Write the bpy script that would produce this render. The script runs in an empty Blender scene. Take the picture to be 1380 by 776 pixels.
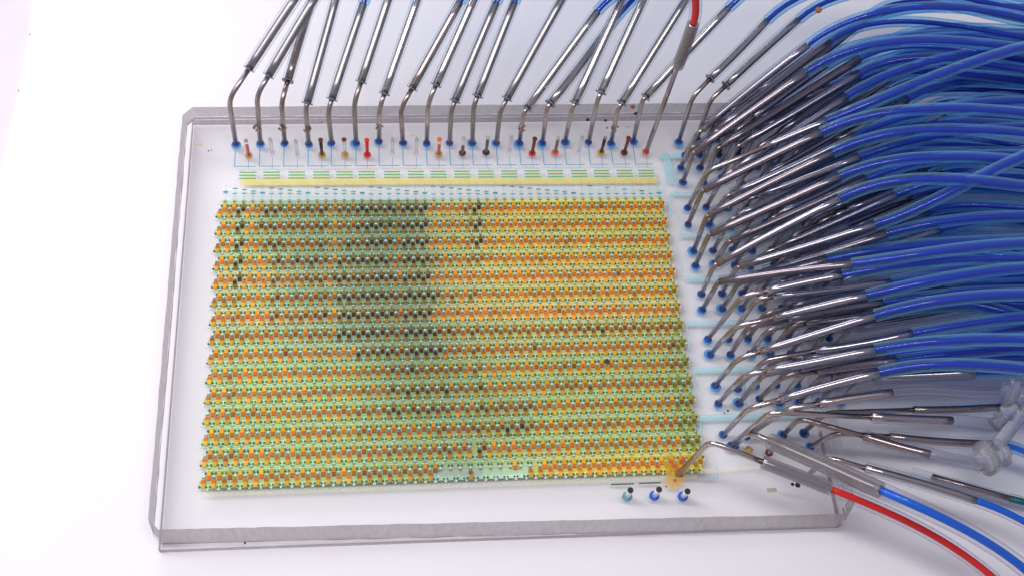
import bpy, math, random
from mathutils import Vector, Matrix

random.seed(11)
scene = bpy.context.scene
COL = scene.collection

# ------------------------------------------------------------------ camera (1 unit = 1 cm)
CAM = Vector((-0.74600, -5.40582, 10.89264))
ROT = Matrix(((0.99349902, 0.01617485, -0.11268569),
              (-0.06798547, 0.87825623, -0.47333284),
              (0.09131083, 0.4779167, 0.87364636)))
FPX, IW, IH = 1544.3107, 1380.0, 776.0
cam_data = bpy.data.cameras.new('camera')
cam_data.sensor_width = 36.0
cam_data.lens = 36.0 * FPX / IW
cam_data.clip_start = 0.1
cam_data.clip_end = 400.0
cam = bpy.data.objects.new('camera', cam_data)
cam.matrix_world = Matrix.Translation(CAM) @ ROT.to_4x4()
COL.objects.link(cam)
scene.camera = cam

# ------------------------------------------------------------------ world, lamps, exposure
world = bpy.data.worlds.new('World')
scene.world = world
world.use_nodes = True
wb = world.node_tree.nodes['Background']
wb.inputs[0].default_value = (0.92, 0.88, 1.0, 1)
wb.inputs[1].default_value = 0.40


def area_light(name, loc, target, sx, sy, power, col):
    d = bpy.data.lights.new(name, 'AREA')
    d.shape = 'RECTANGLE'
    d.size, d.size_y = sx, sy
    d.energy = power
    d.color = col
    o = bpy.data.objects.new(name, d)
    o.location = loc
    o.rotation_euler = (Vector(target) - Vector(loc)).to_track_quat('-Z', 'Y').to_euler()
    COL.objects.link(o)
    return o


area_light('ceiling_lamp', (-12.0, 3.0, 13.0), (-1.0, 1, 0), 7.0, 9.0, 950, (1.0, 0.985, 0.99))
area_light('added_back_light', (-7.0, 15.5, 9.5), (-2.0, 1.0, 0), 12.0, 2.4, 1150, (1.0, 0.98, 0.99))  # added lamp behind the chip for pin glints and a brighter back
area_light('ceiling_tube', (-2.5, -2.0, 14.5), (-2.0, 0.5, 0), 14.0, 1.6, 1300, (1.0, 0.985, 0.985))

scene.view_settings.view_transform = 'Standard'
scene.view_settings.look = 'None'
scene.view_settings.exposure = -0.09
scene.view_settings.gamma = 1.0
scene.render.engine = 'CYCLES'
scene.cycles.transparent_max_bounces = 64
scene.cycles.max_bounces = 10
scene.cycles.use_denoising = True
scene.cycles.sample_clamp_indirect = 6.0
scene.cycles.caustics_reflective = False
scene.cycles.caustics_refractive = False

NADIR_Z = CAM.z


# ------------------------------------------------------------------ helpers: measured photo point -> world point at a height
def at(px, py, z=0.0):
    d = ROT @ Vector(((px - IW / 2) / FPX, -(py - IH / 2) / FPX, -1.0))
    return CAM + d * ((z - CAM.z) / d.z)


def to_px(p):
    q = ROT.transposed() @ (Vector(p) - CAM)
    return (IW / 2 + FPX * q.x / -q.z, IH / 2 - FPX * q.y / -q.z)


def height_over(base, tip):
    """height at which the vertical through a base point passes nearest to a second seen point"""
    b = at(base[0], base[1], 0)
    best = (1e9, 0)
    for k in range(0, 160):
        z = k * 0.01
        u = to_px((b.x, b.y, z))
        d = (u[0] - tip[0]) ** 2 + (u[1] - tip[1]) ** 2
        if d < best[0]:
            best = (d, z)
    return best[1]


# ------------------------------------------------------------------ materials
def new_mat(name):
    m = bpy.data.materials.new(name)
    m.use_nodes = True
    nt = m.node_tree
    for n in list(nt.nodes):
        nt.nodes.remove(n)
    out = nt.nodes.new('ShaderNodeOutputMaterial')
    return m, nt, out


def N(nt, t, **kw):
    n = nt.nodes.new(t)
    for k, v in kw.items():
        setattr(n, k, v)
    return n


def principled(name, col, rough=0.5, metal=0.0, spec=0.5, noise=None, bump=None, coat=0.0):
    m, nt, out = new_mat(name)
    b = N(nt, 'ShaderNodeBsdfPrincipled')
    b.inputs['Base Color'].default_value = (*col, 1)
    b.inputs['Roughness'].default_value = rough
    b.inputs['Metallic'].default_value = metal
    b.inputs['Specular IOR Level'].default_value = spec
    b.inputs['Coat Weight'].default_value = coat
    b.inputs['Coat Roughness'].default_value = 0.06
    nt.links.new(b.outputs[0], out.inputs[0])
    if noise or bump:
        tc = N(nt, 'ShaderNodeTexCoord')
    if noise:
        sc, col2, lo, hi = noise
        t = N(nt, 'ShaderNodeTexNoise')
        t.inputs['Scale'].default_value = sc
        t.inputs['Detail'].default_value = 6
        nt.links.new(tc.outputs['Object'], t.inputs['Vector'])
        mr = N(nt, 'ShaderNodeMapRange')
        mr.inputs['From Min'].default_value = lo
        mr.inputs['From Max'].default_value = hi
        nt.links.new(t.outputs[0], mr.inputs[0])
        mx = N(nt, 'ShaderNodeMix', data_type='RGBA')
        mx.inputs[6].default_value = (*col, 1)
        mx.inputs[7].default_value = (*col2, 1)
        nt.links.new(mr.outputs[0], mx.inputs[0])
        nt.links.new(mx.outputs[2], b.inputs['Base Color'])
    if bump:
        sc, st = bump
        t = N(nt, 'ShaderNodeTexNoise')
        t.inputs['Scale'].default_value = sc
        t.inputs['Detail'].default_value = 5
        nt.links.new(tc.outputs['Object'], t.inputs['Vector'])
        bp = N(nt, 'ShaderNodeBump')
        bp.inputs['Strength'].default_value = st
        bp.inputs['Distance'].default_value = 0.01
        nt.links.new(t.outputs[0], bp.inputs['Height'])
        nt.links.new(bp.outputs[0], b.inputs['Normal'])
    return m


def clear(name, tint, haze=(1, 1, 1), haze_face=0.03, haze_edge=0.35, power=2.0, rough=0.05, ior=1.42, gloss=1.0):
    """clear plastic: lets light straight through, milky towards its silhouette, mirror-like by Fresnel"""
    m, nt, out = new_mat(name)
    tr = N(nt, 'ShaderNodeBsdfTransparent')
    tr.inputs[0].default_value = (*tint, 1)
    df = N(nt, 'ShaderNodeBsdfDiffuse')
    df.inputs[0].default_value = (*haze, 1)
    lw = N(nt, 'ShaderNodeLayerWeight')
    lw.inputs[0].default_value = 0.5
    pw = N(nt, 'ShaderNodeMath', operation='POWER')
    nt.links.new(lw.outputs['Facing'], pw.inputs[0])
    pw.inputs[1].default_value = power
    mr = N(nt, 'ShaderNodeMapRange')
    mr.inputs['To Min'].default_value = haze_face
    mr.inputs['To Max'].default_value = haze_edge
    nt.links.new(pw.outputs[0], mr.inputs[0])
    mx = N(nt, 'ShaderNodeMixShader')
    nt.links.new(mr.outputs[0], mx.inputs[0])
    nt.links.new(tr.outputs[0], mx.inputs[1])
    nt.links.new(df.outputs[0], mx.inputs[2])
    fr = N(nt, 'ShaderNodeFresnel')
    fr.inputs[0].default_value = ior
    fm = N(nt, 'ShaderNodeMath', operation='MULTIPLY')
    nt.links.new(fr.outputs[0], fm.inputs[0])
    geo = N(nt, 'ShaderNodeNewGeometry')              # only the outer face of a wall mirrors its surroundings
    inv = N(nt, 'ShaderNodeMath', operation='MULTIPLY_ADD')
    inv.inputs[1].default_value = -gloss
    inv.inputs[2].default_value = gloss
    nt.links.new(geo.outputs['Backfacing'], inv.inputs[0])
    nt.links.new(inv.outputs[0], fm.inputs[1])
    gl = N(nt, 'ShaderNodeBsdfGlossy')
    gl.inputs['Roughness'].default_value = rough
    m2 = N(nt, 'ShaderNodeMixShader')
    nt.links.new(fm.outputs[0], m2.inputs[0])
    nt.links.new(mx.outputs[0], m2.inputs[1])
    nt.links.new(gl.outputs[0], m2.inputs[2])
    nt.links.new(m2.outputs[0], out.inputs[0])
    return m


def frosted(name, col, through, streak_scale=(22, 22, 5), dark=0.84):
    """rough-cut translucent rubber"""
    m, nt, out = new_mat(name)
    tc = N(nt, 'ShaderNodeTexCoord')
    mp = N(nt, 'ShaderNodeMapping')
    mp.inputs['Scale'].default_value = streak_scale
    nt.links.new(tc.outputs['Object'], mp.inputs[0])
    t = N(nt, 'ShaderNodeTexNoise')
    t.inputs['Scale'].default_value = 1.0
    t.inputs['Detail'].default_value = 7
    t.inputs['Roughness'].default_value = 0.7
    nt.links.new(mp.outputs[0], t.inputs['Vector'])
    mr = N(nt, 'ShaderNodeMapRange')
    mr.inputs['From Min'].default_value = 0.3
    mr.inputs['From Max'].default_value = 0.7
    mr.inputs['To Min'].default_value = dark
    mr.inputs['To Max'].default_value = 1.12
    nt.links.new(t.outputs[0], mr.inputs[0])
    mx = N(nt, 'ShaderNodeMix', data_type='RGBA', blend_type='MULTIPLY')
    mx.inputs[0].default_value = 1.0
    mx.inputs[6].default_value = (*col, 1)
    nt.links.new(mr.outputs[0], mx.inputs[7])
    df = N(nt, 'ShaderNodeBsdfPrincipled')
    df.inputs['Roughness'].default_value = 0.45
    nt.links.new(mx.outputs[2], df.inputs['Base Color'])
    tl = N(nt, 'ShaderNodeBsdfTranslucent')
    nt.links.new(mx.outputs[2], tl.inputs[0])
    a = N(nt, 'ShaderNodeMixShader')
    a.inputs[0].default_value = 0.45
    nt.links.new(df.outputs[0], a.inputs[1])
    nt.links.new(tl.outputs[0], a.inputs[2])
    tr = N(nt, 'ShaderNodeBsdfTransparent')
    b = N(nt, 'ShaderNodeMixShader')
    b.inputs[0].default_value = through
    nt.links.new(a.outputs[0], b.inputs[1])
    nt.links.new(tr.outputs[0], b.inputs[2])
    nt.links.new(b.outputs[0], out.inputs[0])
    return m


def vcol_mat(name, rough=0.5, alpha=1.0):
    m, nt, out = new_mat(name)
    b = N(nt, 'ShaderNodeBsdfPrincipled')
    b.inputs['Roughness'].default_value = rough
    b.inputs['Specular IOR Level'].default_value = 0.2
    a = N(nt, 'ShaderNodeVertexColor', layer_name='dye')
    nt.links.new(a.outputs[0], b.inputs['Base Color'])
    b.inputs['Alpha'].default_value = alpha
    nt.links.new(b.outputs[0], out.inputs[0])
    return m


def film(name, col, alpha):
    """thin dyed channel: a coloured filter over what lies below"""
    m, nt, out = new_mat(name)
    df = N(nt, 'ShaderNodeBsdfDiffuse')
    df.inputs[0].default_value = (*col, 1)
    tr = N(nt, 'ShaderNodeBsdfTransparent')
    mx = N(nt, 'ShaderNodeMixShader')
    mx.inputs[0].default_value = alpha
    nt.links.new(tr.outputs[0], mx.inputs[1])
    nt.links.new(df.outputs[0], mx.inputs[2])
    nt.links.new(mx.outputs[0], out.inputs[0])
    return m


def steel(name, col, rough):
    m, nt, out = new_mat(name)
    b = N(nt, 'ShaderNodeBsdfPrincipled')
    b.inputs['Metallic'].default_value = 1.0
    tc = N(nt, 'ShaderNodeTexCoord')
    t = N(nt, 'ShaderNodeTexNoise')
    t.inputs['Scale'].default_value = 14
    t.inputs['Detail'].default_value = 7
    t.inputs['Roughness'].default_value = 0.65
    nt.links.new(tc.outputs['Object'], t.inputs['Vector'])
    mr = N(nt, 'ShaderNodeMapRange')
    mr.inputs['From Min'].default_value = 0.3
    mr.inputs['From Max'].default_value = 0.75
    mr.inputs['To Min'].default_value = rough - 0.02
    mr.inputs['To Max'].default_value = rough + 0.05
    nt.links.new(t.outputs[0], mr.inputs[0])
    nt.links.new(mr.outputs[0], b.inputs['Roughness'])
    mx = N(nt, 'ShaderNodeMix', data_type='RGBA')
    mx.inputs[6].default_value = (*col, 1)
    mx.inputs[7].default_value = (col[0] * .88, col[1] * .84, col[2] * .82, 1)
    nt.links.new(t.outputs[0], mx.inputs[0])
    nt.links.new(mx.outputs[2], b.inputs['Base Color'])
    nt.links.new(b.outputs[0], out.inputs[0])
    return m


M_PAPER = principled('white_paper', (0.86, 0.84, 0.878), 0.75, spec=0.15, noise=(0.6, (0.845, 0.82, 0.862), 0.35, 0.7), bump=(60, 0.08))
M_TABLE = principled('pale_table', (0.74, 0.70, 0.76), 0.6, spec=0.3, noise=(1.5, (0.70, 0.66, 0.72), 0.3, 0.7))
M_TOP = clear('clear_rubber', (0.997, 0.997, 0.996), (0.95, 0.95, 0.95), 0.008, 0.08, 2.0, 0.12, 1.40, 0.28)
M_INNER = clear('inner_rubber', (0.998, 0.998, 0.998), (0.95, 0.95, 0.95), 0.0, 0.02, 2.0, 0.2, 1.05, 0.2)
M_WALL = frosted('cut_rubber', (0.50, 0.46, 0.47), 0.2)
M_WALL3 = frosted('pale_cut_rubber', (0.60, 0.57, 0.60), 0.72)  # paler, more see-through copy of the cut wall, for the right side
M_WALL2 = frosted('cut_rubber_dark', (0.36, 0.32, 0.35), 0.15)  # darker wall copy; the bottom edge's dark reflection line is put into its colour
M_GLASS = clear('slide_glass', (0.997, 0.997, 0.997), (0.9, 0.9, 0.9), 0.0, 0.05, 2, 0.03, 1.5, 0.5)
M_GLASS_EDGE = frosted('slide_edge', (0.34, 0.27, 0.30), 0.25)
M_STEEL = steel('steel', (0.54, 0.48, 0.475), 0.20)
M_STEEL3 = steel('dull_steel', (0.40, 0.36, 0.36), 0.33)
M_STEEL2 = steel('steel_brown', (0.41, 0.335, 0.32), 0.24)
M_SLEEVE = clear('clear_sleeve', (0.93, 0.96, 0.985), (0.52, 0.64, 0.76), 0.01, 0.5, 3.0, 0.12, 1.35, 0.6)
M_TUBE = clear('blue_lit_tube', (0.64, 0.85, 1.0), (0.36, 0.70, 1.0), 0.03, 0.62, 1.8, 0.10, 1.4, 0.9)  # clear tube; scattered cyan light is put into its tint and haze colours
M_SLEEVE_R = clear('shaded_bundle_sleeve', (0.87, 0.90, 0.97), (0.10, 0.16, 0.36), 0.02, 0.36, 2.6, 0.12, 1.33, 0.25)  # sleeve copy with the bundle's dark blue shade put into tint and haze
M_CLEARTUBE = clear('empty_tube', (0.93, 0.93, 0.96), (0.46, 0.45, 0.60), 0.0, 0.85, 3.0, 0.10, 1.36, 0.7)
M_GREYTUBE = clear('grey_tube', (0.62, 0.60, 0.63), (0.40, 0.38, 0.41), 0.3, 0.8, 2.0, 0.12, 1.42)
M_KNOB, _nt, _out = new_mat('moulded_plastic')
_g = N(_nt, 'ShaderNodeBsdfGlass')
_g.inputs['Color'].default_value = (0.95, 0.95, 0.98, 1)
_g.inputs['Roughness'].default_value = 0.06
_g.inputs['IOR'].default_value = 1.46
_t = N(_nt, 'ShaderNodeBsdfTransparent')
_m = N(_nt, 'ShaderNodeMixShader')
_m.inputs[0].default_value = 0.2
_nt.links.new(_g.outputs[0], _m.inputs[1])
_nt.links.new(_t.outputs[0], _m.inputs[2])
_d = N(_nt, 'ShaderNodeBsdfDiffuse')
_d.inputs[0].default_value = (0.90, 0.89, 0.95, 1)
_m2 = N(_nt, 'ShaderNodeMixShader')
_m2.inputs[0].default_value = 0.13
_nt.links.new(_m.outputs[0], _m2.inputs[1])
_nt.links.new(_d.outputs[0], _m2.inputs[2])
_nt.links.new(_m2.outputs[0], _out.inputs[0])
M_RING = principled('cut_tube_end', (0.17, 0.21, 0.29), 0.35)  # dye residue and edge darkness of the cut face, put into one colour
M_BLUE = principled('blue_dye', (0.003, 0.018, 0.36), 0.4, spec=0.25)
M_BLUE2 = principled('bright_blue_dye', (0.008, 0.13, 0.66), 0.4, spec=.3)
M_RED = principled('red_dye', (0.72, 0.022, 0.018), 0.4, spec=.3)
M_GREEN = principled('green_dye', (0.0, 0.12, 0.13), 0.3)
M_CHAMBER = vcol_mat('dyed_chamber', 0.45)
M_FIELD = vcol_mat('dyed_field', 0.6)
M_VALVE = principled('teal_valve', (0.015, 0.095, 0.085), 0.4)
M_POST = principled('pale_post', (0.80, 0.88, 0.80), 0.4)
M_DASH = principled('teal_dash', (0.10, 0.24, 0.22), 0.5)
M_LINE = film('blue_channel', (0.10, 0.42, 0.66), 0.8)
M_FINE = film('fine_channel', (0.30, 0.52, 0.40), 0.4)
M_CYAN = film('cyan_channel', (0.46, 0.80, 0.86), 0.42)
M_PALECYAN = film('pale_cyan_field', (0.74, 0.93, 0.95), 0.2)
M_YELLOW = film('yellow_channel', (0.93, 0.82, 0.25), 0.5)
M_PALEYELLOW = film('pale_yellow_channel', (0.90, 0.88, 0.52), 0.42)
M_GREENBAR = film('green_channel', (0.14, 0.52, 0.28), 0.8)
M_DOT = principled('blue_port_dye', (0.01, 0.07, 0.42), 0.25)
M_DOT2 = film('blue_port_halo', (0.05, 0.38, 0.80), 0.65)
M_SPECK = principled('dark_speck', (0.02, 0.018, 0.018), 0.7)
M_ORANGE = principled('orange_residue', (0.50, 0.16, 0.05), 0.6, noise=(25, (0.3, 0.1, 0.03), 0.4, 0.7))
M_STAIN = film('yellow_stain', (0.84, 0.50, 0.02), 0.33)


# ------------------------------------------------------------------ object helpers
def link_mesh(name, verts, faces, mat, parent=None, smooth=False, mats=None, fmat=None):
    me = bpy.data.meshes.new(name)
    me.from_pydata([tuple(v) for v in verts], [], faces)
    for mm in (mats or [mat]):
        me.materials.append(mm)
    if fmat:
        me.polygons.foreach_set('material_index', fmat)
    if smooth:
        me.polygons.foreach_set('use_smooth', [True] * len(faces))
    me.update()
    o = bpy.data.objects.new(name, me)
    COL.objects.link(o)
    if parent:
        o.parent = parent
        o.matrix_parent_inverse = Matrix.Identity(4)
        if parent.type == 'EMPTY':
            o.matrix_parent_inverse = Matrix.Translation(-parent.location)
        elif parent.parent:
            pass
    return o


def thing(name, loc, label, cat, group=None):
    o = bpy.data.objects.new(name, None)
    o.empty_display_size = 0.1
    o.location = loc
    COL.objects.link(o)
    tag(o, label, cat, group)
    return o


def tag(o, label=None, cat=None, group=None, kind=None):
    if label:
        assert 4 <= len(label.split()) <= 16, label
        o['label'] = label
    if cat:
        o['category'] = cat
    if group:
        o['group'] = group
    if kind:
        o['kind'] = kind
    return o


class MB:
    def __init__(s):
        s.v, s.f, s.m, s.c = [], [], [], []

    def add(s, verts, faces, mi=0, col=None):
        n = len(s.v)
        s.v += [tuple(v) for v in verts]
        s.f += [tuple(i + n for i in f) for f in faces]
        s.m += [mi] * len(faces)
        if col is not None:
            s.c += [col] * len(verts)

    def box(s, x0, x1, y0, y1, z0, z1, mi=0, col=None):
        s.add([(x0, y0, z0), (x1, y0, z0), (x1, y1, z0), (x0, y1, z0), (x0, y0, z1), (x1, y0, z1), (x1, y1, z1), (x0, y1, z1)],
              [(0, 3, 2, 1), (4, 5, 6, 7), (0, 1, 5, 4), (1, 2, 6, 5), (2, 3, 7, 6), (3, 0, 4, 7)], mi, col)

    def quad(s, pts, z0, z1, mi=0, col=None):
        """a four-sided slab over given corner points"""
        p = [(q[0], q[1]) for q in pts]
        s.add([(x, y, z0) for x, y in p] + [(x, y, z1) for x, y in p],
              [(0, 3, 2, 1), (4, 5, 6, 7), (0, 1, 5, 4), (1, 2, 6, 5), (2, 3, 7, 6), (3, 0, 4, 7)], mi, col)

    def strip(s, a, b, w, z0, z1, mi=0, col=None):
        a, b = Vector(a[:2]), Vector(b[:2])
        t = (b - a).normalized() * 1.0
        n = Vector((-t.y, t.x)) * w / 2
        s.quad([a - n, b - n, b + n, a + n], z0, z1, mi, col)

    def prism(s, x, y, r, z0, z1, n=6, mi=0, col=None, r1=None, rot=0.0):
        r1 = r if r1 is None else r1
        vs = [(x + r * math.cos(rot + 6.2832 * k / n), y + r * math.sin(rot + 6.2832 * k / n), z0) for k in range(n)]
        vs += [(x + r1 * math.cos(rot + 6.2832 * k / n), y + r1 * math.sin(rot + 6.2832 * k / n), z1) for k in range(n)]
        fs = [tuple(range(n, 2 * n)), tuple(range(n - 1, -1, -1))]
        fs += [(k, (k + 1) % n, n + (k + 1) % n, n + k) for k in range(n)]
        s.add(vs, fs, mi, col)

    def build(s, name, mat, parent=None, mats=None, smooth=False):
        o = link_mesh(name, s.v, s.f, mat, parent, smooth, mats, s.m if mats else None)
        if s.c:
            a = o.data.color_attributes.new('dye', 'FLOAT_COLOR', 'POINT')
            flat = []
            for c in s.c:
                flat += [c[0], c[1], c[2], 1.0]
            a.data.foreach_set('color', flat)
        return o


def sweep(path, rad, sides=10, caps=True):
    """a round tube along a path of points; rad is a number or one radius per point"""
    pts = [Vector(p) for p in path]
    n = len(pts)
    rs = rad if isinstance(rad, (list, tuple)) else [rad] * n
    up = None
    vs, fs = [], []
    for i, p in enumerate(pts):
        t = (pts[min(i + 1, n - 1)] - pts[max(i - 1, 0)]).normalized()
        if up is None:
            a = Vector((0, 0, 1)) if abs(t.z) < 0.9 else Vector((1, 0, 0))
            up = (a - t * a.dot(t)).normalized()
        else:
            up = (up - t * up.dot(t)).normalized()
        sd = t.cross(up)
        for k in range(sides):
            an = 2 * math.pi * k / sides
            vs.append(p + (up * math.cos(an) + sd * math.sin(an)) * rs[i])
    for i in range(n - 1):
        for k in range(sides):
            k2 = (k + 1) % sides
            fs.append((i * sides + k, i * sides + k2, (i + 1) * sides + k2, (i + 1) * sides + k))
    if caps:
        fs.append(tuple(range(sides - 1, -1, -1)))
        fs.append(tuple((n - 1) * sides + k for k in range(sides)))
    return vs, fs


def tube(name, path, rad, mat, parent, sides=10, caps=True):
    v, f = sweep(path, rad, sides, caps)
    return link_mesh(name, v, f, mat, parent, smooth=True)


def fillet(a, b, c, r, n=7):
    """path a-b-c with the corner at b rounded"""
    a, b, c = Vector(a), Vector(b), Vector(c)
    d1, d2 = (a - b), (c - b)
    p, q = b + d1.normalized() * min(r, d1.length * .6), b + d2.normalized() * min(r, d2.length * .6)
    out = [a]
    for k in range(n + 1):
        t = k / n
        out.append(p * (1 - t) ** 2 + b * 2 * t * (1 - t) + q * t * t)
    out.append(c)
    return out


def hermite(p0, t0, p1, t1, n):
    out = []
    for k in range(n + 1):
        s = k / n
        h00, h10 = 2 * s ** 3 - 3 * s ** 2 + 1, s ** 3 - 2 * s ** 2 + s
        h01, h11 = -2 * s ** 3 + 3 * s ** 2, s ** 3 - s ** 2
        out.append(p0 * h00 + t0 * h10 + p1 * h01 + t1 * h11)
    return out


def ordinal(k):
    return ['first', 'second', 'third', 'fourth', 'fifth', 'sixth', 'seventh', 'eighth', 'ninth', 'tenth', 'eleventh', 'twelfth',
            'thirteenth', 'fourteenth', 'fifteenth', 'sixteenth', 'seventeenth', 'eighteenth', 'nineteenth', 'twentieth'][k]


# ------------------------------------------------------------------ the setting: table and paper
ZT = -0.11                                  # top of the paper
t = MB()
t.box(-60, 60, -60, 80, -3, ZT - 0.03)
tag(t.build('table', M_TABLE), kind='structure')

edge = [at(47, -60, ZT), at(40, 40, ZT), at(27, 120, ZT), at(4, 215, ZT), at(-30, 330, ZT), at(-130, 620, ZT), at(-300, 1100, ZT)]
pv, pf = [], []
for p in edge:
    pv += [(p.x, p.y, ZT), (p.x, p.y, ZT - 0.03)]
e2 = [(40, edge[0].y + 12), (40, edge[-1].y)]
top = [(edge[0].x + .4, edge[0].y + 12)]
loop = [(p.x, p.y) for p in edge] + [(40, edge[-1].y), (40, edge[0].y + 14), (edge[0].x + 0.9, edge[0].y + 14)]
n = len(loop)
pv = [(x, y, ZT) for x, y in loop] + [(x, y, ZT - 0.029) for x, y in loop]
pf = [tuple(range(n)), tuple(range(2 * n - 1, n - 1, -1))] + [(k, n + k, n + (k + 1) % n, (k + 1) % n) for k in range(n)]
paper = link_mesh('paper_sheet', pv, pf, M_PAPER)
tag(paper, 'large white paper sheet lying under the chip', 'paper')

# ------------------------------------------------------------------ the chip
T = 0.30                                    # slab thickness
CHIP = thing('microfluidic_chip', (0, 0, -0.1), 'clear rubber chip on glass with a grid of yellow, orange and brown chambers', 'chip')


def slab(name, outline_bot, outline_top, z0, z1, mat_top, mat_wall, parent, wob=0.006, step=0.12):
    def dense(o):
        out = []
        for i in range(len(o)):
            a, b = Vector(o[i]), Vector(o[(i + 1) % len(o)])
            m = max(1, int((b - a).length / step))
            out.append([a.lerp(b, k / m) for k in range(m)])
        return out
    db = []
    for i in range(len(outline_bot)):
        a, b = Vector(outline_bot[i]), Vector(outline_bot[(i + 1) % len(outline_bot)])
        c, d = Vector(outline_top[i]), Vector(outline_top[(i + 1) % len(outline_top)])
        m = max(1, int((b - a).length / step))
        for k in range(m):
            j1, j2 = random.uniform(-wob, wob), random.uniform(-wob, wob)
            p, q = a.lerp(b, k / m), c.lerp(d, k / m)
            db.append(((p.x + j1, p.y + j1), (q.x + j2, q.y + j2)))
    n = len(db)
    vs = [(p[0], p[1], z0) for p, q in db] + [(q[0], q[1], z1) for p, q in db]
    fs = [tuple(range(n - 1, -1, -1)), tuple(range(n, 2 * n))]
    fs += [(k, (k + 1) % n, n + (k + 1) % n, n + k) for k in range(n)]
    return link_mesh(name, vs, fs, None, parent, mats=[mat_top, mat_wall, M_WALL3],
                     fmat=[0, 0] + [2 if (db[k][0][0] > 3.6 and db[(k + 1) % n][0][0] > 3.6 and db[k][0][1] > -2.2) else 1 for k in range(n)])


# outline, counter-clockwise from the front left; corners are cut off
X0, X1 = -2.93, 3.86


def outline(dx0, dx1, dyf, dyb, c):
    yl, yr, bl, br = -2.135 - dyf, -2.245 - dyf, 2.70 + dyb, 2.78 + dyb
    xl, xr = X0 - dx0, X1 + dx1
    return [(xl + c, yl), (xr - c * 1.4, yr), (xr, yr + c), (xr, br - c), (xr - c, br), (xl + c, bl), (xl, bl - c * 1.1), (xl, yl + c)]


slab('polymer_slab', outline(0.0, 0.0, 0.055, 0.06, 0.10), outline(0, 0, 0, 0, 0.10), 0.045, T, M_TOP, M_WALL, CHIP, 0.0035)
slab('control_layer', outline(-0.004, -0.01, 0.05, 0.055, 0.08), outline(-0.002, -0.01, 0.052, 0.057, 0.08), 0.0, 0.043, M_INNER, M_WALL2, CHIP, 0.004)
gl = [at(216, 744, -0.1), at(520, 729.5, -0.1), at(900, 712, -0.1), at(1120, 703, -0.1)]
glo = [(gl[0].x + .0, gl[0].y), (3.8, -2.27), (3.8, 2.83), (gl[0].x, 2.75)]
slab('glass_slide', glo, glo, -0.1, -0.002, M_GLASS, M_GLASS_EDGE, CHIP, 0.0, 1.0)

# ------------------------------------------------------------------ chamber grid
PX, PY = 0.1, 0.21966
NC, NR = 50, 15


def cx(c):
    return (c - 24.5) * PX


def cy(r):
    return (7 - r) * PY


TOPDARK = [.05, .2, .95, .15, .5, .85, .85, .7, .65, .8, .7, .75, .45, .55, .65, .8, .9, .9, .8, .65, .9, .9, .95, .2, .12, .18, .28, .5, .9, .22]


def lerp(a, b, t):
    return tuple(x + (y - x) * t for x, y in zip(a, b))


def darkness(r, c, low):
    d = TOPDARK[c] if c < len(TOPDARK) else 0.10 + 0.05 * math.sin(c * 1.7)
    if c in (0, 1, 3, 4):
        d = 0.12 + 0.25 * (c == 4 and r < 3)
    if c == 2:
        d = .95 if r < 5 else .35
    if c in (5, 6, 7, 8, 9):
        d *= .85
        d = d if r < 4 else (d * .95 if c in (6, 8, 9) and r < 7 else (0.35 if r < 8 else 0.2))
        if c in (5, 6) and r >= 3:
            d = 0.15 if c == 5 else max(0.25, d if r < 7 else .2)
    if 10 <= c <= 14:
        d = d * (1.0 if r < 5 else (0.8 if r < 8 else 0.35))
        if c == 12:
            d = .35
        if c in (13, 14) and 3 <= r < 8:
            d = .85
    if 15 <= c <= 22:
        d = d if r < 9 else (0.7 if c > 17 and r < 12 else 0.45)
    if c == 28:
        d = .9 if r < 3 else (.55 if r < 4 else .2)
    if 23 <= c <= 25 and r >= 3:
        d = max(d, (.62, .45, .36)[c - 23] * (1 if r < 9 else .8))
    if 23 <= c <= 27:
        d = d + (0.2 if r > 6 else 0)
    if r == 7:
        d = max(d, .5) if c > 22 else max(d, .35)
    if r in (4, 6) and c > 22:
        d *= .5
    if r >= 7 and c > 22:
        d = max(d, [.5, .34, .22, .40, .26, .34, .24, .1][r - 7])
    if 26 <= c <= 32 and 11 <= r <= 12:
        d = max(d, .62)
    if c >= 48 and r > 6:
        d = max(d, .6)
    if r == 14 and c >= 32:
        d = 0.1
    d += random.uniform(-.14, .14)
    if random.random() < 0.05:
        d += random.uniform(.1, .4)
    return max(0.0, min(1.0, d))


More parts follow.
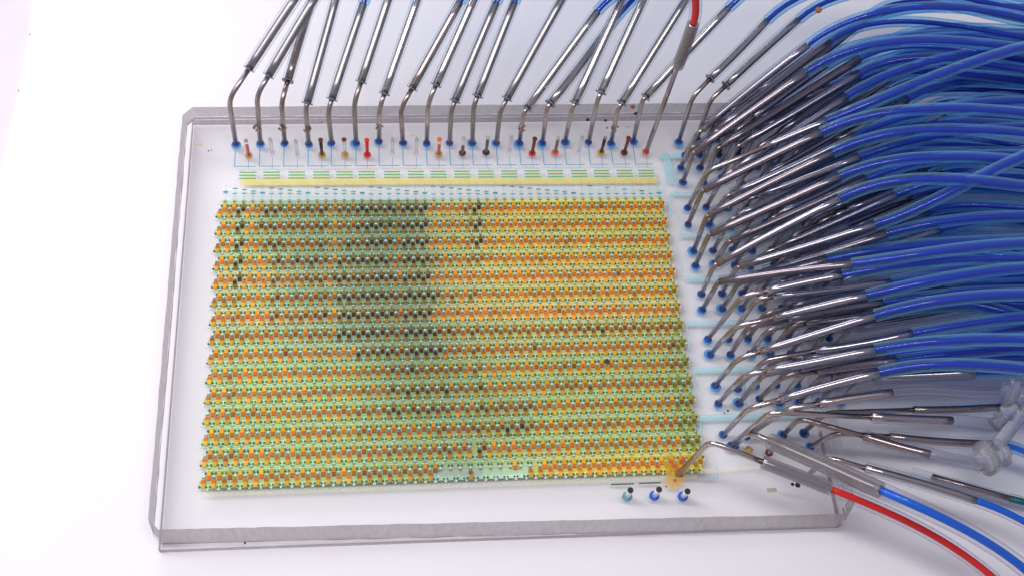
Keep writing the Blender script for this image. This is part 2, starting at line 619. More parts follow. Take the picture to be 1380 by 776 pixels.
def chamber(mb, r, c, low):
    d = darkness(r, c, low)
    x = cx(c) - (PX * .5 if low else 0)
    y = cy(r)
    hi = lerp((0.80, 0.44, 0.008), (0.17, 0.105, 0.008), min(1, d * 1.05))
    lo = lerp((0.66, 0.15, 0.006), (0.014, 0.006, 0.002), min(1, d * 1.15))
    if (c == 49 or (c == 48 and r > 9)) and r > 4:
        hi, lo = lerp(hi, (0.30, 0.32, 0.01), .6), lerp(lo, (0.10, 0.14, 0.01), .6)
    if r in (4, 6):
        hi = lerp(hi, (0.78, 0.30, 0.01), .4 * (1 - d))
    hi = tuple(max(0.002, v * random.uniform(.85, 1.15)) for v in hi)
    lo = tuple(max(0.002, v * random.uniform(.8, 1.2)) for v in lo)
    w = 0.0195
    j = random.uniform(-.002, .002)
    x += j
    z0, z1 = 0.006, 0.024
    if not low:
        ya, ym, yb = y + .29 * PY, y + 0.02 * PY, y - .17 * PY
        mb.add([(x - w * .5, ya, z1), (x + w * .5, ya, z1), (x + w * .92, ya - .03, z1), (x + w, ym, z1), (x - w, ym, z1), (x - w * .92, ya - .03, z1)],
               [(5, 4, 3, 2, 1, 0)], 0, hi)
        mb.box(x - w, x + w, yb, ym - .0002, z0, z1 + .001, 0, lo)
        mb.box(x - w * .8, x + w * .8, ym, ya - .026, z0, z1 - .001, 0, hi)
    else:
        ya, ym, yb = y - .155 * PY, y - .335 * PY, y - .56 * PY
        mb.box(x - w, x + w, ym + .0002, ya, z0, z1 + .001, 0, lo)
        mb.add([(x - w, ym, z1), (x + w, ym, z1), (x + w, yb + .022, z1), (x + w * .55, yb, z1), (x - w * .55, yb, z1), (x - w, yb + .022, z1)],
               [(5, 4, 3, 2, 1, 0)], 0, hi)
        mb.box(x - w * .98, x + w * .98, yb + .012, ym - .0002, z0, z1 - .001, 0, hi)


def missing(r, c, low):
    if r == 14 and 23 <= c <= 31 and not (low and c == 26) and not (not low and c == 30):
        return True
    if r == 14 and c in (32,) and not low:
        return True
    if r == 13 and not low and c == 26:
        return True
    return False


far = MB()
for r in range(NR):
    for c in range(NC):
        for low in (False, True):
            if missing(r, c, low):
                continue
            if r >= NR - 3:
                mb = MB()
                chamber(mb, r, c, low)
                mb.build('dye_chamber', M_CHAMBER, CHIP)
            else:
                chamber(far, r, c, low)
tag(far.build('dye_chambers', M_CHAMBER, CHIP), kind='stuff')

random.seed(5)
DMAP = [[darkness(r, c, 0) for c in range(NC)] for r in range(NR)]


def soft_dark(r, c):
    t = w = 0.0
    for dr in (-2, -1, 0, 1, 2):
        for dc in range(-6, 7):
            rr, cc = r + dr, c + dc
            if 0 <= rr < NR and 0 <= cc < NC:
                g = math.exp(-(dr * dr) / 3.0 - dc * dc / 9.0)
                t += g * DMAP[rr][cc]
                w += g
    return max(0.0, t / w - .22) * 1.3


# dyed ground of the grid, coloured patch by patch
fld = MB()
sub = 6
for r in range(NR):
    for c in range(-1, NC):
        for q in range(sub):
            y1 = cy(r) + PY * (.46 - q / sub)
            y0 = y1 - PY / sub
            x0, x1 = cx(c) - .25 * PX + (0 if c >= 0 else PX * .25), cx(c) + .75 * PX
            if c == NC - 1:
                x1 -= PX * (.30 if q < 4 else .65)
            if c == -1:
                if q < 4:
                    x0 = x1 - PX * 0.12
                else:
                    x0 = x1 - PX * 0.62
            yel, tea = (0.63, 0.56, 0.12), (0.39, 0.59, 0.33)
            k = 0.5 + 0.5 * math.tanh((c - 24) / 7.0)
            if c < 6:
                k = max(k, .35)
            k *= 1.0 - .55 * min(1, r / 10)
            if r < 2:
                k = max(k, .15)
            col = lerp(tea, yel, min(1, k + (0.25 if q in (2, 3) else 0)))
            if r > 8:
                col = lerp(col, (0.38, 0.57, 0.20), .6)
            if r in (4, 6):
                col = lerp(col, (0.82, 0.52, 0.20), .38)
            if r == 14 and c > 31:
                col = lerp(col, (0.80, 0.58, 0.08), min(.88, .15 + (c - 31) / 11.0))
            if r == 14 and 22 <= c <= 26 and q > 1:
                col = (0.42, 0.60, 0.46)
            elif r == 14 and 27 <= c <= 31 and q > 1:
                col = (0.46, 0.69, 0.44)
            if q in (0, 5):
                col = tuple(min(.86, v * 1.28 + .03) for v in col)
            elif q in (2, 3):
                col = lerp(col, (0.62, 0.42, 0.06), .16)
            col = lerp(col, (0.07, 0.11, 0.045), min(.8, .8 * soft_dark(r, c)))
            col = tuple(min(.9, v * random.uniform(.93, 1.07)) for v in col)
            fld.box(x0, x1, y0, y1, 0.0035, 0.006, 0, col)
tag(fld.build('dyed_channel_field', M_FIELD, CHIP), kind='stuff')

val, pst, dsh, lin = MB(), MB(), MB(), MB()
for r in range(NR):
    for c in range(NC):
        x, y = cx(c), cy(r)
        for s in (-1, 1):
            for (xx, yy) in ((x + s * .33 * PX, y + .14 * PY), (x - .5 * PX + s * .33 * PX, y - .48 * PY)):
                rr = random.uniform(.0085, .0125)
                val.prism(xx + random.uniform(-.002, .002), yy, rr, .006, .022, 6, rot=random.random())
                if random.random() < .85:
                    pst.prism(xx + s * .012, yy - .028, random.uniform(.007, .010), .006, .019, 6)
                    if random.random() < .6:
                        pst.prism(xx - s * .014, yy + .026, random.uniform(.005, .008), .006, .018, 6)
        dsh.box(x - .016, x + .016, y + .365 * PY, y + .395 * PY, .006, .02)
        dsh.box(x - .5 * PX - .016, x - .5 * PX + .016, y - .10 * PY, y - .065 * PY, .006, .02)
    x0, x1 = cx(0) - .7 * PX, cx(NC - 1) + .3 * PX
    for (o, w) in ((-.66, .004), (-.56, .003), (-.02, .003), (.24, .003), (.43, .003)):
        lin.box(x0, x1, cy(r) + o * PY - w / 2, cy(r) + o * PY + w / 2, .0062, .0085)
tag(val.build('valve_crossings', M_VALVE, CHIP), kind='stuff')
tag(pst.build('valve_posts', M_POST, CHIP), kind='stuff')
tag(lin.build('channel_lines', M_FINE, CHIP), kind='stuff')

# address lines above the grid: dashes that step down in groups of growing length
groups = [1, 4, 5, 6, 7, 8, 9, 10]
adr = MB()
ytop = cy(0)
c = 0
for g, ln in enumerate(groups):
    for k in range(ln):
        x = cx(c)
        ylow = ytop + .205 - .0065 * g
        yhigh = ytop + .262 + .003 * g
        f = k / max(1, ln - 1) if ln > 1 else .85
        yu = yhigh + (ylow + .012 - yhigh) * f
        dk = dsh if (k < 2 or random.random() < .4) else adr
        if c < 40 or k % 2:
            dk.box(x - .027, x + .027, yu - .0045, yu + .0045, .006, .014)
        adr.box(x - .025, x + .025, ylow - .0045, ylow + .0045, .006, .014)
        adr.box(x - .022, x + .022, ytop + .106, ytop + .109, .006, .014)
        c += 1
tag(dsh.build('control_dashes', M_DASH, CHIP), kind='stuff')
M_ADR = film('teal_address_line', (0.14, 0.44, 0.52), 0.75)
tag(adr.build('address_dashes', M_ADR, CHIP), kind='stuff')
fin = MB()
for c in range(NC):
    fin.box(cx(c) - .002, cx(c) + .002, ytop + .07, ytop + .33, .0045, .0055)
for c in range(0, NC):
    fin.box(cx(c) - .5 * PX - .002, cx(c) - .5 * PX + .002, cy(NR - 1) - .66 * PY - .03, cy(NR - 1) - .60 * PY, .0045, .0055)
tag(fin.build('feed_lines', M_FINE, CHIP), kind='stuff')
pc = MB()
pc.box(cx(0) - .03, cx(NC - 1) + .05, ytop + .07, ytop + .275, .003, .0036)
pc.build('pale_address_band', M_PALECYAN, CHIP)
py = MB()
py.box(cx(0) - .06, cx(NC - 1) - .05, cy(NR - 1) - .66 * PY - .055, cy(NR - 1) - .66 * PY - .002, .003, .004)
p, q = at(947, 633, 0), at(1050, 627, 0)
py.strip((cx(NC - 1) - .04, p.y - .02), q, .045, .003, .004)
py.build('waste_channel', film('faint_yellow', (.88, .86, .62), .16), CHIP)

# feed manifold along the back: eighteen three-line valves over a yellow bus
PINX = [318, 351, 383.5, 416, 447, 480, 511, 543, 575, 606, 636.5, 669, 700, 731, 761, 793, 823, 853]
PORTX = [335.4, 367.5, 401, 434, 465, 495, 529, 561, 591, 623, 655, 686, 717, 748, 780, 810, 841, 870]
PORTY = [211, 209, 211, 210, 209.5, 210, 208, 208, 209, 207.5, 206.5, 205.5, 208, 206.5, 205.5, 206.5, 207, 206]
bus = MB()
a, b = at(325, 246, 0), at(886, 243.5, 0)
bus.strip(a, b, .085, .003, .004)
bus.build('yellow_feed_bus', M_YELLOW, CHIP)
for k in range(18):
    p = at(PORTX[k], 224, 0)
    y0 = at(500, 237, 0).y
    blk = MB()
    blk.box(p.x - .068, p.x + .072, y0 - .055, y0 + .075, .0042, .005)
    fb = blk.build('feed_valve', M_PALEYELLOW, CHIP)
    gm = MB()
    for dy in (.048, .008, -.032):
        gm.box(p.x - .10, p.x + .085, y0 + dy - .0075, y0 + dy + .0075, .0055, .008)
    gm.build('valve_line', M_GREENBAR, fb)
    hm = MB()
    hm.box(p.x - .118, p.x + .10, y0 - .045, y0 + .06, .003, .0034)
    hm.build('valve_pad', M_PALECYAN, fb)
ln = MB()
for k in range(18):
    a = at(PINX[k] - .3, 196, 0)
    b = at(PINX[k] + .2, 225 - k * .18, 0)
    c2 = at(PINX[k] + 27, 225 - k * .18, 0)
    ln.strip(a, (a.x + .0, b.y), .011, .003, .005)
    ln.strip((a.x - .005, b.y), (c2.x, b.y), .011, .0055, .0062)
    q = at(PORTX[k], PORTY[k], 0)
    ln.strip((q.x, q.y - .05), (q.x, b.y - .03), .006, .003, .005)
tag(ln.build('supply_channels', M_LINE, CHIP), kind='stuff')

# cyan control channels on the right
cyn = MB()
for (x0, y0, x1, y1, w) in ((890, 211, 935, 210, .075), (897, 207, 905, 248, .085), (903, 262, 945, 262, .05), (918, 318, 1080, 316, .06),
                            (925, 376, 1090, 374, .07), (926, 436, 1100, 432, .06), (935, 499, 1105, 494, .065), (944, 563, 1110, 557, .075),
                            (912, 265, 908, 215, .012), (918, 320, 914, 290, .012), (922, 376, 916, 330, .012), (929, 470, 925, 436, .012),
                            (937, 530, 934, 499, .012), (946, 600, 943, 563, .012), (945, 645, 968, 644, .012), (968, 644, 966, 628, .012),
                            (905, 262, 903, 290, .03), (1005, 560, 1003, 500, .02), (1000, 432, 998, 376, .02)):
    cyn.strip(at(x0, y0, 0), at(x1, y1, 0), w, .003 + .0001 * len(cyn.f) / 6, .0045 + .0001 * len(cyn.f) / 6)
tag(cyn.build('control_channels', M_CYAN, CHIP), kind='stuff')
bl = MB()
bl.strip(at(823, 652.5, 0), at(854, 651.5, 0), .014, .004, .008)
bl.strip(at(861, 651, 0), at(890, 650, 0), .014, .004, .008)
bl.build('test_channel', M_VALVE, CHIP)


# ------------------------------------------------------------------ ports
def ringv(x, y, r0, r1, z, h, n=16):
    vs, fs = [], []
    for k in range(n):
        a = 6.28318 * k / n
        for (rr, zz) in ((r1, z), (r1, z + h), (r0, z + h), (r0, z)):
            vs.append((x + rr * math.cos(a), y + rr * math.sin(a), zz))
    for k in range(n):
        a, b = k * 4, ((k + 1) % n) * 4
        for i in range(4):
            fs.append((a + i, b + i, b + (i + 1) % 4, a + (i + 1) % 4))
    return vs, fs


GOLD = principled('gold_dye', (0.55, 0.30, 0.02), 0.35)
DARKRED = principled('dark_red_dye', (0.16, 0.02, 0.01), 0.35)
BLACKDYE = principled('black_dye', (0.02, 0.008, 0.006), 0.35)
ORANGEDYE = principled('orange_dye', (0.85, 0.12, 0.01), 0.35)
CLEARDYE = clear('clear_fluid', (0.97, 0.97, 0.98), (0.80, 0.79, 0.82), 0.03, 0.4, 2, 0.05, 1.3)
GREYRIM = principled('grey_rim', (0.42, 0.39, 0.39), 0.4)
PINKRIM = principled('brown_rim', (0.34, 0.18, 0.15), 0.5)
RING_OF = {0: (GOLD, M_RED, PINKRIM, .7), 1: (None, CLEARDYE, GREYRIM, 1), 2: (None, CLEARDYE, GREYRIM, 1), 3: (GOLD, BLACKDYE, DARKRED, 1),
           4: (GOLD, CLEARDYE, DARKRED, 1), 5: (M_RED, M_RED, M_RED, 1), 6: (None, CLEARDYE, GREYRIM, 1), 7: (None, CLEARDYE, GREYRIM, 1),
           8: (GOLD, M_RED, ORANGEDYE, .6), 9: (DARKRED, BLACKDYE, GREYRIM, .45), 10: (BLACKDYE, BLACKDYE, GREYRIM, .8),
           11: (None, CLEARDYE, GREYRIM, 1), 12: (M_RED, DARKRED, DARKRED, 1), 13: (ORANGEDYE, DARKRED, GREYRIM, .8),
           14: (None, CLEARDYE, GREYRIM, 1), 15: (GOLD, BLACKDYE, PINKRIM, 1), 16: (DARKRED, DARKRED, DARKRED, 1), 17: (ORANGEDYE, None, None, 1)}
for k in range(18):
    bm, cm, rm, fr = RING_OF[k]
    p = at(PORTX[k], PORTY[k], 0)
    v, f = ringv(p.x, p.y, .018 if k != 17 else .004, .043 if bm else .034, .006, .014)
    port = link_mesh('inlet_port', v, f, bm or GREYRIM if bm else CLEARDYE, CHIP)
    if bm:
        s = MB()
        s.prism(p.x, p.y, .03, .005, .012, 14)
        s.build('port_dye', BLACKDYE if bm in (GOLD, DARKRED, BLACKDYE) else bm, port)
    if cm:
        tube('dye_column', [(p.x, p.y, .02), (p.x, p.y, .02 + (T - .03) * fr)], .02, cm, port, 10)
        if fr < 1 or cm is CLEARDYE:
            tube('bore', [(p.x, p.y, .021), (p.x, p.y, T - .004)], .021, CLEARDYE, port, 10, False)
    if rm:
        v, f = ringv(p.x, p.y, .010 if rm in (GREYRIM,) else .003, .028 if rm in (M_RED, DARKRED, ORANGEDYE) else .022, T - .006, .012)
        link_mesh('bore_rim', v, f, rm, port)

for k, (bx, by, tx, ty) in enumerate(((845, 669, 849.6, 660), (881.5, 668, 888.2, 659), (919.8, 669, 926.5, 661.5))):
    p = at(bx, by, 0)
    q = at(tx, ty, T)
    v, f = ringv(p.x, p.y, .022, .052, .006, .014)
    port = link_mesh('test_port', v, f, M_BLUE2 if k else M_ADR, CHIP)
    tube('bore', [(p.x, p.y, .021), (q.x, q.y, T - .006)], .027, principled('white_bore', (.85, .86, .9), .3), port, 12)
    s = MB()
    s.prism(q.x, q.y, .030, T - .004, T + .006, 14)
    s.build('bore_rim', M_SPECK, port)


for (bx, by, bm) in ((1036, 610, DARKRED), (1009, 606, GOLD)):
    p = at(bx, by, 0)
    v, f = ringv(p.x, p.y, .012, .042, .006, .014)
    port = link_mesh('inlet_port', v, f, bm, CHIP)
    tube('bore', [(p.x, p.y, .021), (p.x, p.y, T - .004)], .021, CLEARDYE, port, 10, False)


def pin_port(bx, by, strength=1.0):
    p = at(bx, by, 0)
    v, f = ringv(p.x, p.y, .0, .042, .006, .016, 14)
    o = link_mesh('pin_port', v, f, M_DOT, CHIP)
    h = MB()
    a = random.uniform(0, 6.28)
    h.prism(p.x + .012 * math.cos(a), p.y + .012 * math.sin(a) - .004, .055 * strength, .0046, .0058, 14)
    h.build('dye_halo', M_DOT2, o)


# ------------------------------------------------------------------ pins and tubing
RS, RC, RO = 0.028, 0.041, 0.064            # pin, pin as seen inside its sleeve, outer sleeve


def pin_line(label, group, base, bend, end, sleeve=0.1, z_end=None, tail=None, core=M_BLUE, tube_mat=M_TUBE, sleeve_mat=M_SLEEVE,
             metal=M_STEEL, port=True, cat='tube', zb=None, ro=RO, name='dye_tube', rs=RS, rc=RC, cut=False):
    b0 = at(base[0], base[1], 0)
    if bend:
        z = zb if zb is not None else min(1.0, max(.42, height_over(base, bend)))
        bp = at(bend[0], bend[1], z)
    else:
        z = 0
        bp = None
    ze = z_end if z_end is not None else z + .45
    ep = at(end[0], end[1], ze)
    root = thing(name, (b0.x, b0.y, 0.02), label, cat, group)
    if bp:
        sp = bp.lerp(ep, sleeve)
        path = fillet((b0.x, b0.y, .02), bp, sp, .13)
        tube('steel_pin', path, rs, metal, root, 10)
    else:
        sp = Vector((b0.x, b0.y, .02)).lerp(ep, sleeve)
        tube('steel_pin', [(b0.x, b0.y, .02), sp], rs, metal, root, 10)
    d = (ep - sp).normalized()
    # slight bow of the sleeved part, as pushed-on tubing has
    bow = random.uniform(-.012, .012)
    mid = [sp.lerp(ep, k / 6) + Vector((0, bow, bow * .5)) * math.sin(math.pi * k / 6) for k in range(7)]
    tube('pin_shank', mid, rc, metal, root, 10)
    outer = [sp - d * .0] + mid[1:]
    if tail:
        t_end, t_dir, tz = tail
        q = at(t_end[0], t_end[1], tz)
        L = (q - ep).length
        td = Vector(t_dir).normalized() * L * 1.0
        cv = hermite(ep, d * L * .95, q, td, 22)
        if core:                                 # the line runs on beyond the frame
            run = (cv[-1] - cv[-2]).normalized()
            cv += [Vector((w.x, w.y, max(w.z, .05))) for w in (q + run * 2.5, q + run * 5 + Vector((0, .1, 0)), q + run * 8)]
        tube('dye_core' if core else 'bore', cv, rc * .68 if tube_mat is M_TUBE else rc * .85, core or CLEARDYE, root, 8)
        sl = tube('sleeve', outer, ro, sleeve_mat, root, 12, False)
        tube('clear_tube', cv, ro, tube_mat, root, 10, False)
    else:
        sl = tube('sleeve', outer, ro, sleeve_mat, root, 12, False)
        cv = [ep, ep + d * 1.2, ep + d * 2.6 + Vector((.1, 0, .05)), ep + d * 5 + Vector((.7, 0, .2))]
        tube('dye_core', cv, rc * .7, core, root, 8)
        tube('clear_tube', cv, ro, tube_mat, root, 10, False)
    if cut:
        e = sp - d * .006
        pth = [e - d * .004, e + d * .004]
        v1, f1 = sweep(pth, ro * 1.02, 12, False)
        v2, f2 = sweep(pth, rc * 1.06, 12, False)
        m = len(v1)
        vs = v1 + v2
        fs = f1 + [tuple(i + m for i in f) for f in f2]
        for k in range(12):
            k2 = (k + 1) % 12
            fs.append((k, k2, m + k2, m + k))
            fs.append((12 + k, 12 + k2, m + 12 + k2, m + 12 + k))
        link_mesh('cut_end', vs, fs, M_RING, root)
    if port:
        pin_port(base[0], base[1], random.uniform(.75, 1.15))
    return root


# back row, left to right: base, bend, sleeve start, far end of the metal, tail end of blue (or none)
BACK = [
    ((318, 195), (308.5, 134), (335, 92), (402, -8), None), ((351, 194), (346, 129), (362, 102), (428, -8), None),
    ((384, 194), (379, 139), (386, 109), (424, -10), None), ((416, 195), (412, 147), (413.5, 139), (455, -10), None),
    ((447, 194), (442, 150), (444.5, 133), (490, 5), (506, -60)), ((480, 194), (477, 140), (488, 110.6), (527, -12), None),
    ((511, 192), (511, 147), (517.6, 126), (566, -10), None), ((543, 194), (540, 147), (553.6, 118), (620, 3), (670, -60)),
    ((575, 194), (577, 139), (588.5, 115), (642, -8), None), ((606, 194), (608, 149), (613, 136), (669, 4), (700, -60)),
    ((636.5, 194), (638, 144), (645, 130), (693.5, 3), (722, -60)), ((669, 194), (674, 150), (683.6, 133), (762, -9), None),
    ((700, 194), (705, 154), (710.5, 147), (805.5, 15.6), (890, -50)), ((731, 194), (737, 146), (742, 140), (822, 35), (905, -60)),
    ((761, 193), (771, 147), (776, 139), (842, -8), None), ((793, 193), (805, 136), (812.6, 126), (871, -8), None),
    ((823, 194), (833, 147), (838, 139), (930, -9), None), ((853, 192), (865.5, 136), (870, 131), (982, 11), (1450, 2)),
]
for k, (base, bend, slv, end, tail) in enumerate(BACK):
    zb = min(.95, max(.5, height_over(base, bend)))
    full = math.hypot(end[0] - bend[0], end[1] - bend[1])
    fr = math.hypot(slv[0] - bend[0], slv[1] - bend[1]) / full
    rise = (.62 if k not in (2, 13) else .35) * (full / 150)
    which = 'leftmost' if k == 0 else ordinal(k) + ' from left'
    mt = M_STEEL2 if k in (2, 7) else (M_STEEL3 if k < 12 and k not in (6, 8) else M_STEEL)
    pin_line(f'steel pin in clear sleeve along the back edge, {which} of eighteen bent pins', 'bent pins along the back edge of the chip',
             base, bend, end, fr, zb + rise, (tail, (.55, .8, .15) if tail[1] < 0 else (1, -.3, 0), zb + rise + .25) if tail else None, metal=mt, cat='pin', name='pin_connector', zb=zb, cut=True, rc=.044, ro=.066)

# straight red-filled line at the right end of the back row
pin_line('straight upright steel pin with grey sleeve and red dye tube', None, (870.5, 206), None, (934, 33), .70, 2.15,
         ((937, -60), (0.0, .3, .9), 3.0), core=M_RED, sleeve_mat=M_GREYTUBE, tube_mat=M_SLEEVE, metal=M_STEEL, port=False, cat='tube', rc=.045, ro=.066, cut=False)

# main lines of the bundle on the right: base, bend, sleeve fraction, metal end, height of end, (tail y at the right, tail height), brown metal?
RIGHT = [
    ((914.4, 192), (933, 131), .24, (1034, 28), 1.25, (1450, 14), 1.75, 0), ((939, 188.5), (957, 135), .18, (1076, 27), 1.2, (1450, 34), 1.6, 0),
    ((923, 210), (938, 182), .06, (1089, 61), 1.50, (1450, 45), 1.9, 0), ((943.6, 227), (962, 180), .05, (1118, 57), 1.15, (1450, 62), 1.6, 1),
    ((919.7, 247), (934, 207), .02, (1087, 98), 1.45, (1450, 75), 1.8, 1), ((948, 246.5), (966, 201), .03, (1158, 81), 1.05, (1450, 92), 1.5, 1),
    ((917, 227), (930, 200), .05, (1120, 118), .95, (1450, 118), 1.25, 1),
    ((972, 240), (993, 198), .03, (1158, 100), 1.2, (1450, 105), 1.6, 0), ((926.7, 281), (953, 231), .5, (1114, 164), 1.45, (1450, 50), 2.0, 0),
    ((951.5, 280), (975, 238), .1, (1141, 131), 1.2, (1450, 70), 1.7, 0), ((927, 303.5), (946, 258), .02, (1107, 179), 1.5, (1450, 160), 1.9, 1),
    ((955, 303), (977, 266), .05, (1151, 184), 1.15, (1450, 140), 1.5, 0), ((934.4, 339), (952, 292), .02, (1122, 206), 1.45, (1450, 188), 1.8, 1),
    ((985, 305), (1006, 270), .1, (1158, 212.6), 1.15, (1450, 176), 1.5, 0), ((936.7, 358.6), (955, 317), .02, (1132, 238), 1.5, (1450, 225), 1.8, 1),
    ((963, 356), (980, 327), .03, (1168, 242), 1.15, (1450, 214), 1.5, 1), ((944.8, 397), (962, 358), .03, (1132, 268), 1.5, (1450, 260), 1.8, 0),
    ((1010, 360), (1030, 342), .1, (1207, 263), 1.1, (1450, 244), 1.4, 0), ((972, 396), (992, 361), .03, (1180, 303), 1.35, (1450, 190), 2.0, 0),
    ((1000, 396), (1020, 369), .05, (1195, 316), 1.2, (1450, 295), 1.5, 1), ((946.4, 417.5), (968, 380), .01, (1149, 356), 1.45, (1450, 330), 1.8, 1),
    ((953.8, 457), (1000, 399), .25, (1135, 371), 1.35, (1450, 352), 1.7, 0), ((981, 457), (1020, 402), .12, (1200, 381), 1.15, (1450, 372), 1.5, 0),
    ((956.7, 478), (990, 440), .30, (1168, 398), 1.4, (1450, 362), 1.75, 0), ((983.8, 478), (1008, 440), .3, (1190, 408), 1.05, (1450, 395), 1.4, 1),
    ((963.5, 519.5), (994, 483), .17, (1179, 425), 1.4, (1450, 400), 1.75, 0), ((993, 524), (1030, 485), .35, (1229, 449), 1.2, (1450, 428), 1.5, 0),
    ((967.7, 543.7), (1003, 505), .17, (1179, 471), 1.4, (1450, 462), 1.7, 0), ((1023, 538), (1056, 506), .3, (1209, 486), 1.1, (1450, 470), 1.4, 1),
    ((995.4, 543.7), (1030, 503), .3, (1195, 478), 1.0, (1450, 490), 1.3, 1), ((974.5, 586), (1008, 550), .25, (1185, 502), 1.35, (1450, 503), 1.6, 0),
]
used = []
for k, (base, bend, fr, end, ze, te, tz, br) in enumerate(RIGHT):
    used.append(base)
    tdir = (1.0, -.12, .0) if te[1] > 60 else (1.0, -.35, -.1)
    if k < 2:
        tdir = (1, -.35, 0)
    if te[1] < end[1] - 70 and k > 4:
        tdir = (1.0, .15, .0)
    lab = f'blue tube on long shiny pin, {ordinal(k % 16)} from back in {"rear" if k < 16 else "front"} half of bundle'
    pin_line(lab, 'blue dye tubes plugged in along the right side', base, bend, end, fr, ze, (te, tdir, tz), metal=M_STEEL2 if br else M_STEEL, cut=k in (0, 1), sleeve_mat=M_SLEEVE if k < 2 else M_SLEEVE_R)

# the deeper lines of the bundle: the remaining ports of the grid
rows = [190, 210, 227, 247, 281, 303, 339, 358.5, 397, 417, 457, 478, 519.5, 544]
left = [914.4, 917, 917, 919.7, 926.7, 927.5, 934.4, 936.7, 944.8, 946.4, 953.8, 956.7, 963.5, 967.7]
random.seed(21)
deep = []
for r in range(14):
    for cidx in range(1, 7):
        base = (left[r] + cidx * (25.5 + r * .14), rows[r] - cidx * .4)
        if min(math.hypot(base[0] - u[0], base[1] - u[1]) for u in used) < 13:
            continue
        if r < 2 and cidx > 3:
            continue
        used.append(base)
        deep.append((r, cidx, base))
for k, (r, cidx, base) in enumerate(deep):
    b0 = at(base[0], base[1], 0)
    zb = random.uniform(.5, .72)
    bend = to_px((b0.x + .04, b0.y + .03, zb))
    slope = -.72 + .62 * min(1, (base[1] - 190) / 330.0) + random.uniform(-.07, .07)
    Lp = random.uniform(115, 175)
    end = (bend[0] + Lp, bend[1] + Lp * slope)
    ze = random.uniform(.62, .98)
    ty = 14 + 498 * (k + .5) / len(deep) + random.uniform(-16, 16)
    pin_line(f'blue tube deep in bundle, {ordinal(cidx)} port column from grid, {ordinal(r)} row from back',
             'blue dye tubes plugged in along the right side', base, bend, end, random.uniform(.03, .3), ze,
             ((1450, ty), (1.0, random.uniform(-.2, .12), random.uniform(-.1, .1)), random.uniform(.5, 1.35)),
             metal=random.choice((M_STEEL, M_STEEL2)), zb=zb, sleeve_mat=M_SLEEVE_R, ro=.074)

# lines at the lower right
G2 = 'loose lines at the front right of the chip'
pin_line('clear empty tube on a bent pin leading into the upper connector hub', G2, (1006, 588), (1062, 550), (1203, 529), .30, 1.15,
         ((1352, 530), (1, .05, 0), 1.0), core=None, tube_mat=M_CLEARTUBE, sleeve_mat=M_CLEARTUBE, metal=M_STEEL)
pin_line('clear empty tube on a thin pin passing just above the dark pin', G2, (985, 600), (1038, 555), (1283, 566), .55, .85,
         ((1345, 573), (1, -.1, 0), .85), core=None, tube_mat=M_CLEARTUBE, sleeve_mat=M_CLEARTUBE, metal=M_STEEL)
pin_line('clear empty tube on a long bent pin leading into the lower connector hub', G2, (1055, 586), (1077, 563), (1254, 612), .50, .9,
         ((1322, 626), (1, -.2, 0), .85), core=None, tube_mat=M_CLEARTUBE, sleeve_mat=M_CLEARTUBE, metal=M_STEEL2)
pin_line('dark sleeved pin ending just behind the clear connector rod', G2, (1092, 602), (1127, 583), (1344, 598), .33, .55,
         ((1450, 640), (1, -.4, 0), .4), metal=M_STEEL2, core=M_BLUE2)
pin_line('dark sleeved pin with a short bright blue tip beside the upper hub', G2, (1082, 583), (1112, 556), (1349, 548), .5, .62,
         ((1450, 552), (1, -.1, 0), .6), metal=M_STEEL2, core=M_BLUE2)
pin_line('bright blue tube on a shiny pin running below the connector', G2, (1089, 640), (1114, 615), (1315, 674), .26, .6,
         ((1450, 745), (1, -.75, -.1), .5), metal=M_STEEL, core=M_BLUE2, tube_mat=M_CLEARTUBE, port=False)
pin_line('bright blue tube in thick grey sleeve beside the red tube', G2, (990, 601), (1009, 581), (1187, 660), .17, 1.15,
         ((1400, 783), (.8, -.85, -.15), .8), metal=M_STEEL, core=M_BLUE2, tube_mat=M_CLEARTUBE, sleeve_mat=M_GREYTUBE, rc=.046, ro=.082)
pin_line('red dye tube on a bent pin stuck in the front corner of the grid', G2, (912, 640), (957, 594), (1119, 658), .44, .95,
         ((1352, 790), (.75, -.85, -.1), .6), metal=M_STEEL, core=M_RED, tube_mat=M_CLEARTUBE, sleeve_mat=M_GREYTUBE, port=False, rc=.04)

g0, g1 = at(1228, 635, .05), at(1360, 671, .12)
root = thing('dye_tube', g0, 'dark loose pin with green tube lying near the right edge', 'tube', G2)
tube('steel_pin', [at(1256, 642, .06), g1], .036, M_STEEL2, root)
tube('sleeve', [g0, at(1258, 643, .06), g1], .05, M_SLEEVE, root, 12, False)
cv = [g1, at(1380, 676, .12), at(1450, 692, .1)]
tube('dye_core', cv, .036, M_GREEN, root)
tube('clear_tube', cv, .055, M_CLEARTUBE, root, 12, False)


# ------------------------------------------------------------------ clear plastic connector
def lathe(name, p0, p1, prof, mat, parent, sides=18):
    a, b = Vector(p0), Vector(p1)
    path = [a.lerp(b, s) for s, _ in prof]
    v, f = sweep(path, [r for _, r in prof], sides, True)
    return link_mesh(name, v, f, mat, parent, smooth=True)


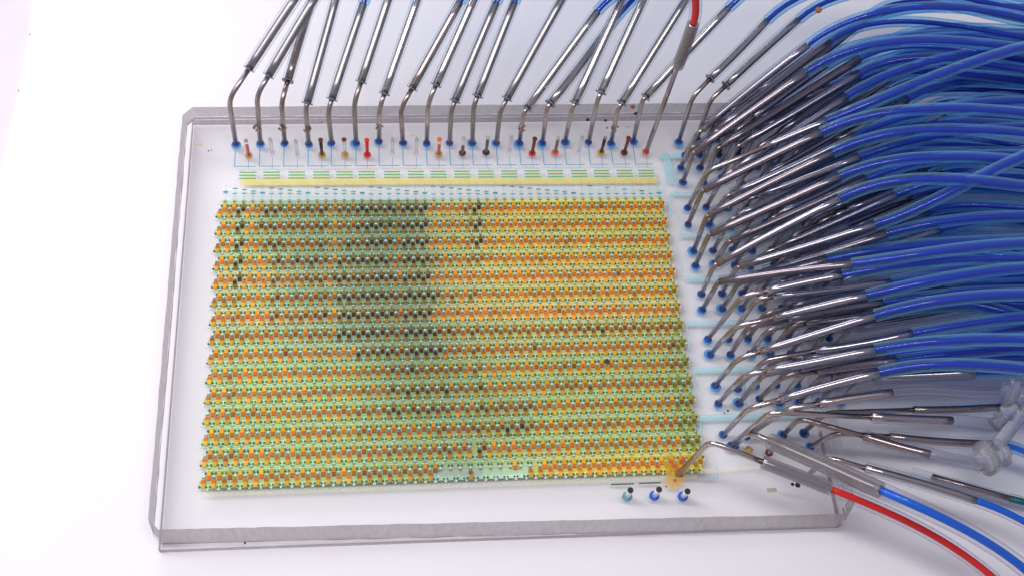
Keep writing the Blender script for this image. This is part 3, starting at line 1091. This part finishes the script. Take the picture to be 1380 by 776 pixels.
h0, h1 = at(1330, 616, .75), at(1366, 530, .95)
conn = thing('tube_connector', h0, 'clear plastic connector with a rod between two lumpy hubs', 'connector')
FL = [(0, .05), (.02, .085), (.18, .09), (.2, .145), (.24, .16), (.42, .16), (.46, .145), (.48, .10), (.7, .095), (.72, .135), (.76, .145), (.88, .14), (.9, .09), (1, .075)]
lathe('rod', at(1340, 604, .78), at(1400, 530, 1.15), [(0, .06), (.08, .06), (.1, .068), (.5, .062), (.52, .07), (.9, .066), (1, .06)], M_KNOB, conn)
lathe('hub', at(1313, 626, .72), at(1358, 606, .80), FL, M_KNOB, conn)
lathe('side_arm', at(1322, 594, .82), at(1338, 636, .70), [(0, .045), (.05, .085), (.2, .09), (.24, .11), (.75, .11), (.8, .09), (.97, .085), (1, .05)], M_KNOB, conn)
lathe('hub', at(1348, 524, .95), at(1392, 540, 1.0), FL, M_KNOB, conn)
lathe('barb', at(1338, 574, .85), at(1368, 548, .93), [(0, .05), (.05, .085), (.3, .06), (.32, .09), (.6, .065), (.62, .10), (1, .08)], M_KNOB, conn)

# ------------------------------------------------------------------ stains, specks and residue
st = MB()
c0 = at(909, 642, 0)
for (dx, dy, R, zz) in ((-.01, -.02, .105, .0262), (-.03, -.07, .075, .0264), (.05, 0, .06, .0266), (-.03, .05, .06, .0268), (-.02, .15, .09, .027), (-.03, .12, .05, .0272)):
    ph = random.uniform(0, 6)
    pts = []
    for k in range(36):
        a = 6.28318 * k / 36
        rr = R * (1 + .08 * math.sin(2 * a + ph) + .04 * math.sin(5 * a + 2 * ph) + random.uniform(-.03, .03))
        pts.append((c0.x + dx + rr * math.cos(a), c0.y + dy + rr * math.sin(a), zz))
    st.add(pts, [tuple(range(36))])
st.build('dye_spill', M_STAIN, CHIP)
bb = MB()
for (x, y, r) in ((903, 622, .022), (907, 628, .026), (912, 633, .02), (920, 619, .024), (917, 640, .028), (909, 648, .018)):
    p = at(x, y, 0)
    bb.prism(p.x, p.y, r, .027, .034, 7, rot=random.random())
tag(bb.build('dye_residue', M_RED if False else principled('burnt_orange', (.55, .10, .01), .5), CHIP), kind='stuff')
p = at(817.5, 488, 0)
v, f = ringv(p.x, p.y, .010, .028, .024, .012)
o = link_mesh('dark_bubble', v, f, principled('bubble_brown', (.06, .02, .01), .25), CHIP)
sp = MB()
for (x, y, r) in ((915, 488, 0),):
    pass
for (x, y, r, z) in ((792, 162, .022, T), (816, 163, .02, T), (857, 154, .025, T), (818, 173, .012, T), (941, 265.5, .016, T), (981, 553, .013, T),
                     (976, 556, .008, T), (1075, 653, .03, T), (1068, 652, .02, T), (898, 655, .009, T), (330, 731, .012, -.002),
                     (434, 165, .008, T), (424, 152, .006, T), (281, 204, .010, T), (285, 203, .008, T), (40, 47, .008, ZT), (25, 123, .008, ZT)):
    p = at(x, y, z)
    sp.prism(p.x, p.y, r, z + .001, z + .006 + r * .5, 6, r1=r * .6, rot=random.random())
tag(sp.build('dark_specks', M_SPECK), None, None, None, 'stuff')
for (x, y, r, lab) in ((852.5, 144.5, .032, 'small orange dried dye drop on the back edge of the chip'),):
    p = at(x, y, T)
    s = MB()
    s.prism(p.x, p.y, r, T + .001, T + .02, 10, r1=r * .6)
    tag(s.build('dye_drop', M_ORANGE), lab, 'dye drop')
p = at(1103, 14, 1.45)
v, f = sweep([p + Vector((0, 0, z)) for z in (-.03, -.02, 0, .02, .03)], [.01, .03, .04, .03, .01], 10)
tag(link_mesh('dye_drop', v, f, M_ORANGE, smooth=True), 'orange dried drop stuck on a blue tube at the top', 'dye drop')
rg = MB()
for k in range(18):
    base = BACK[k][0]
    b0 = at(base[0], base[1], 0)
    if k in (2, 6, 12, 16, 1, 3):
        for j in range(9):
            a = random.uniform(0, 6.28)
            rg.prism(b0.x + .04 * math.cos(a), b0.y + .04 * math.sin(a), random.uniform(.008, .018), T, T + random.uniform(.012, .03), 6, r1=.006)
tag(rg.build('pin_collar_residue', principled('tan_residue', (.30, .17, .08), .7), CHIP), kind='stuff')
fl = MB()
for (x, y, w) in ((268, 195, .04), (555, 183, .025), (846, 172, .03), (1040, 660, .05)):
    p = at(x, y, T)
    fl.box(p.x - w, p.x + w, p.y - w * .4, p.y + w * .4, T + .001, T + .004)
tag(fl.build('faint_smudges', film('tan_smudge', (.62, .48, .30), .5), CHIP), kind='stuff')
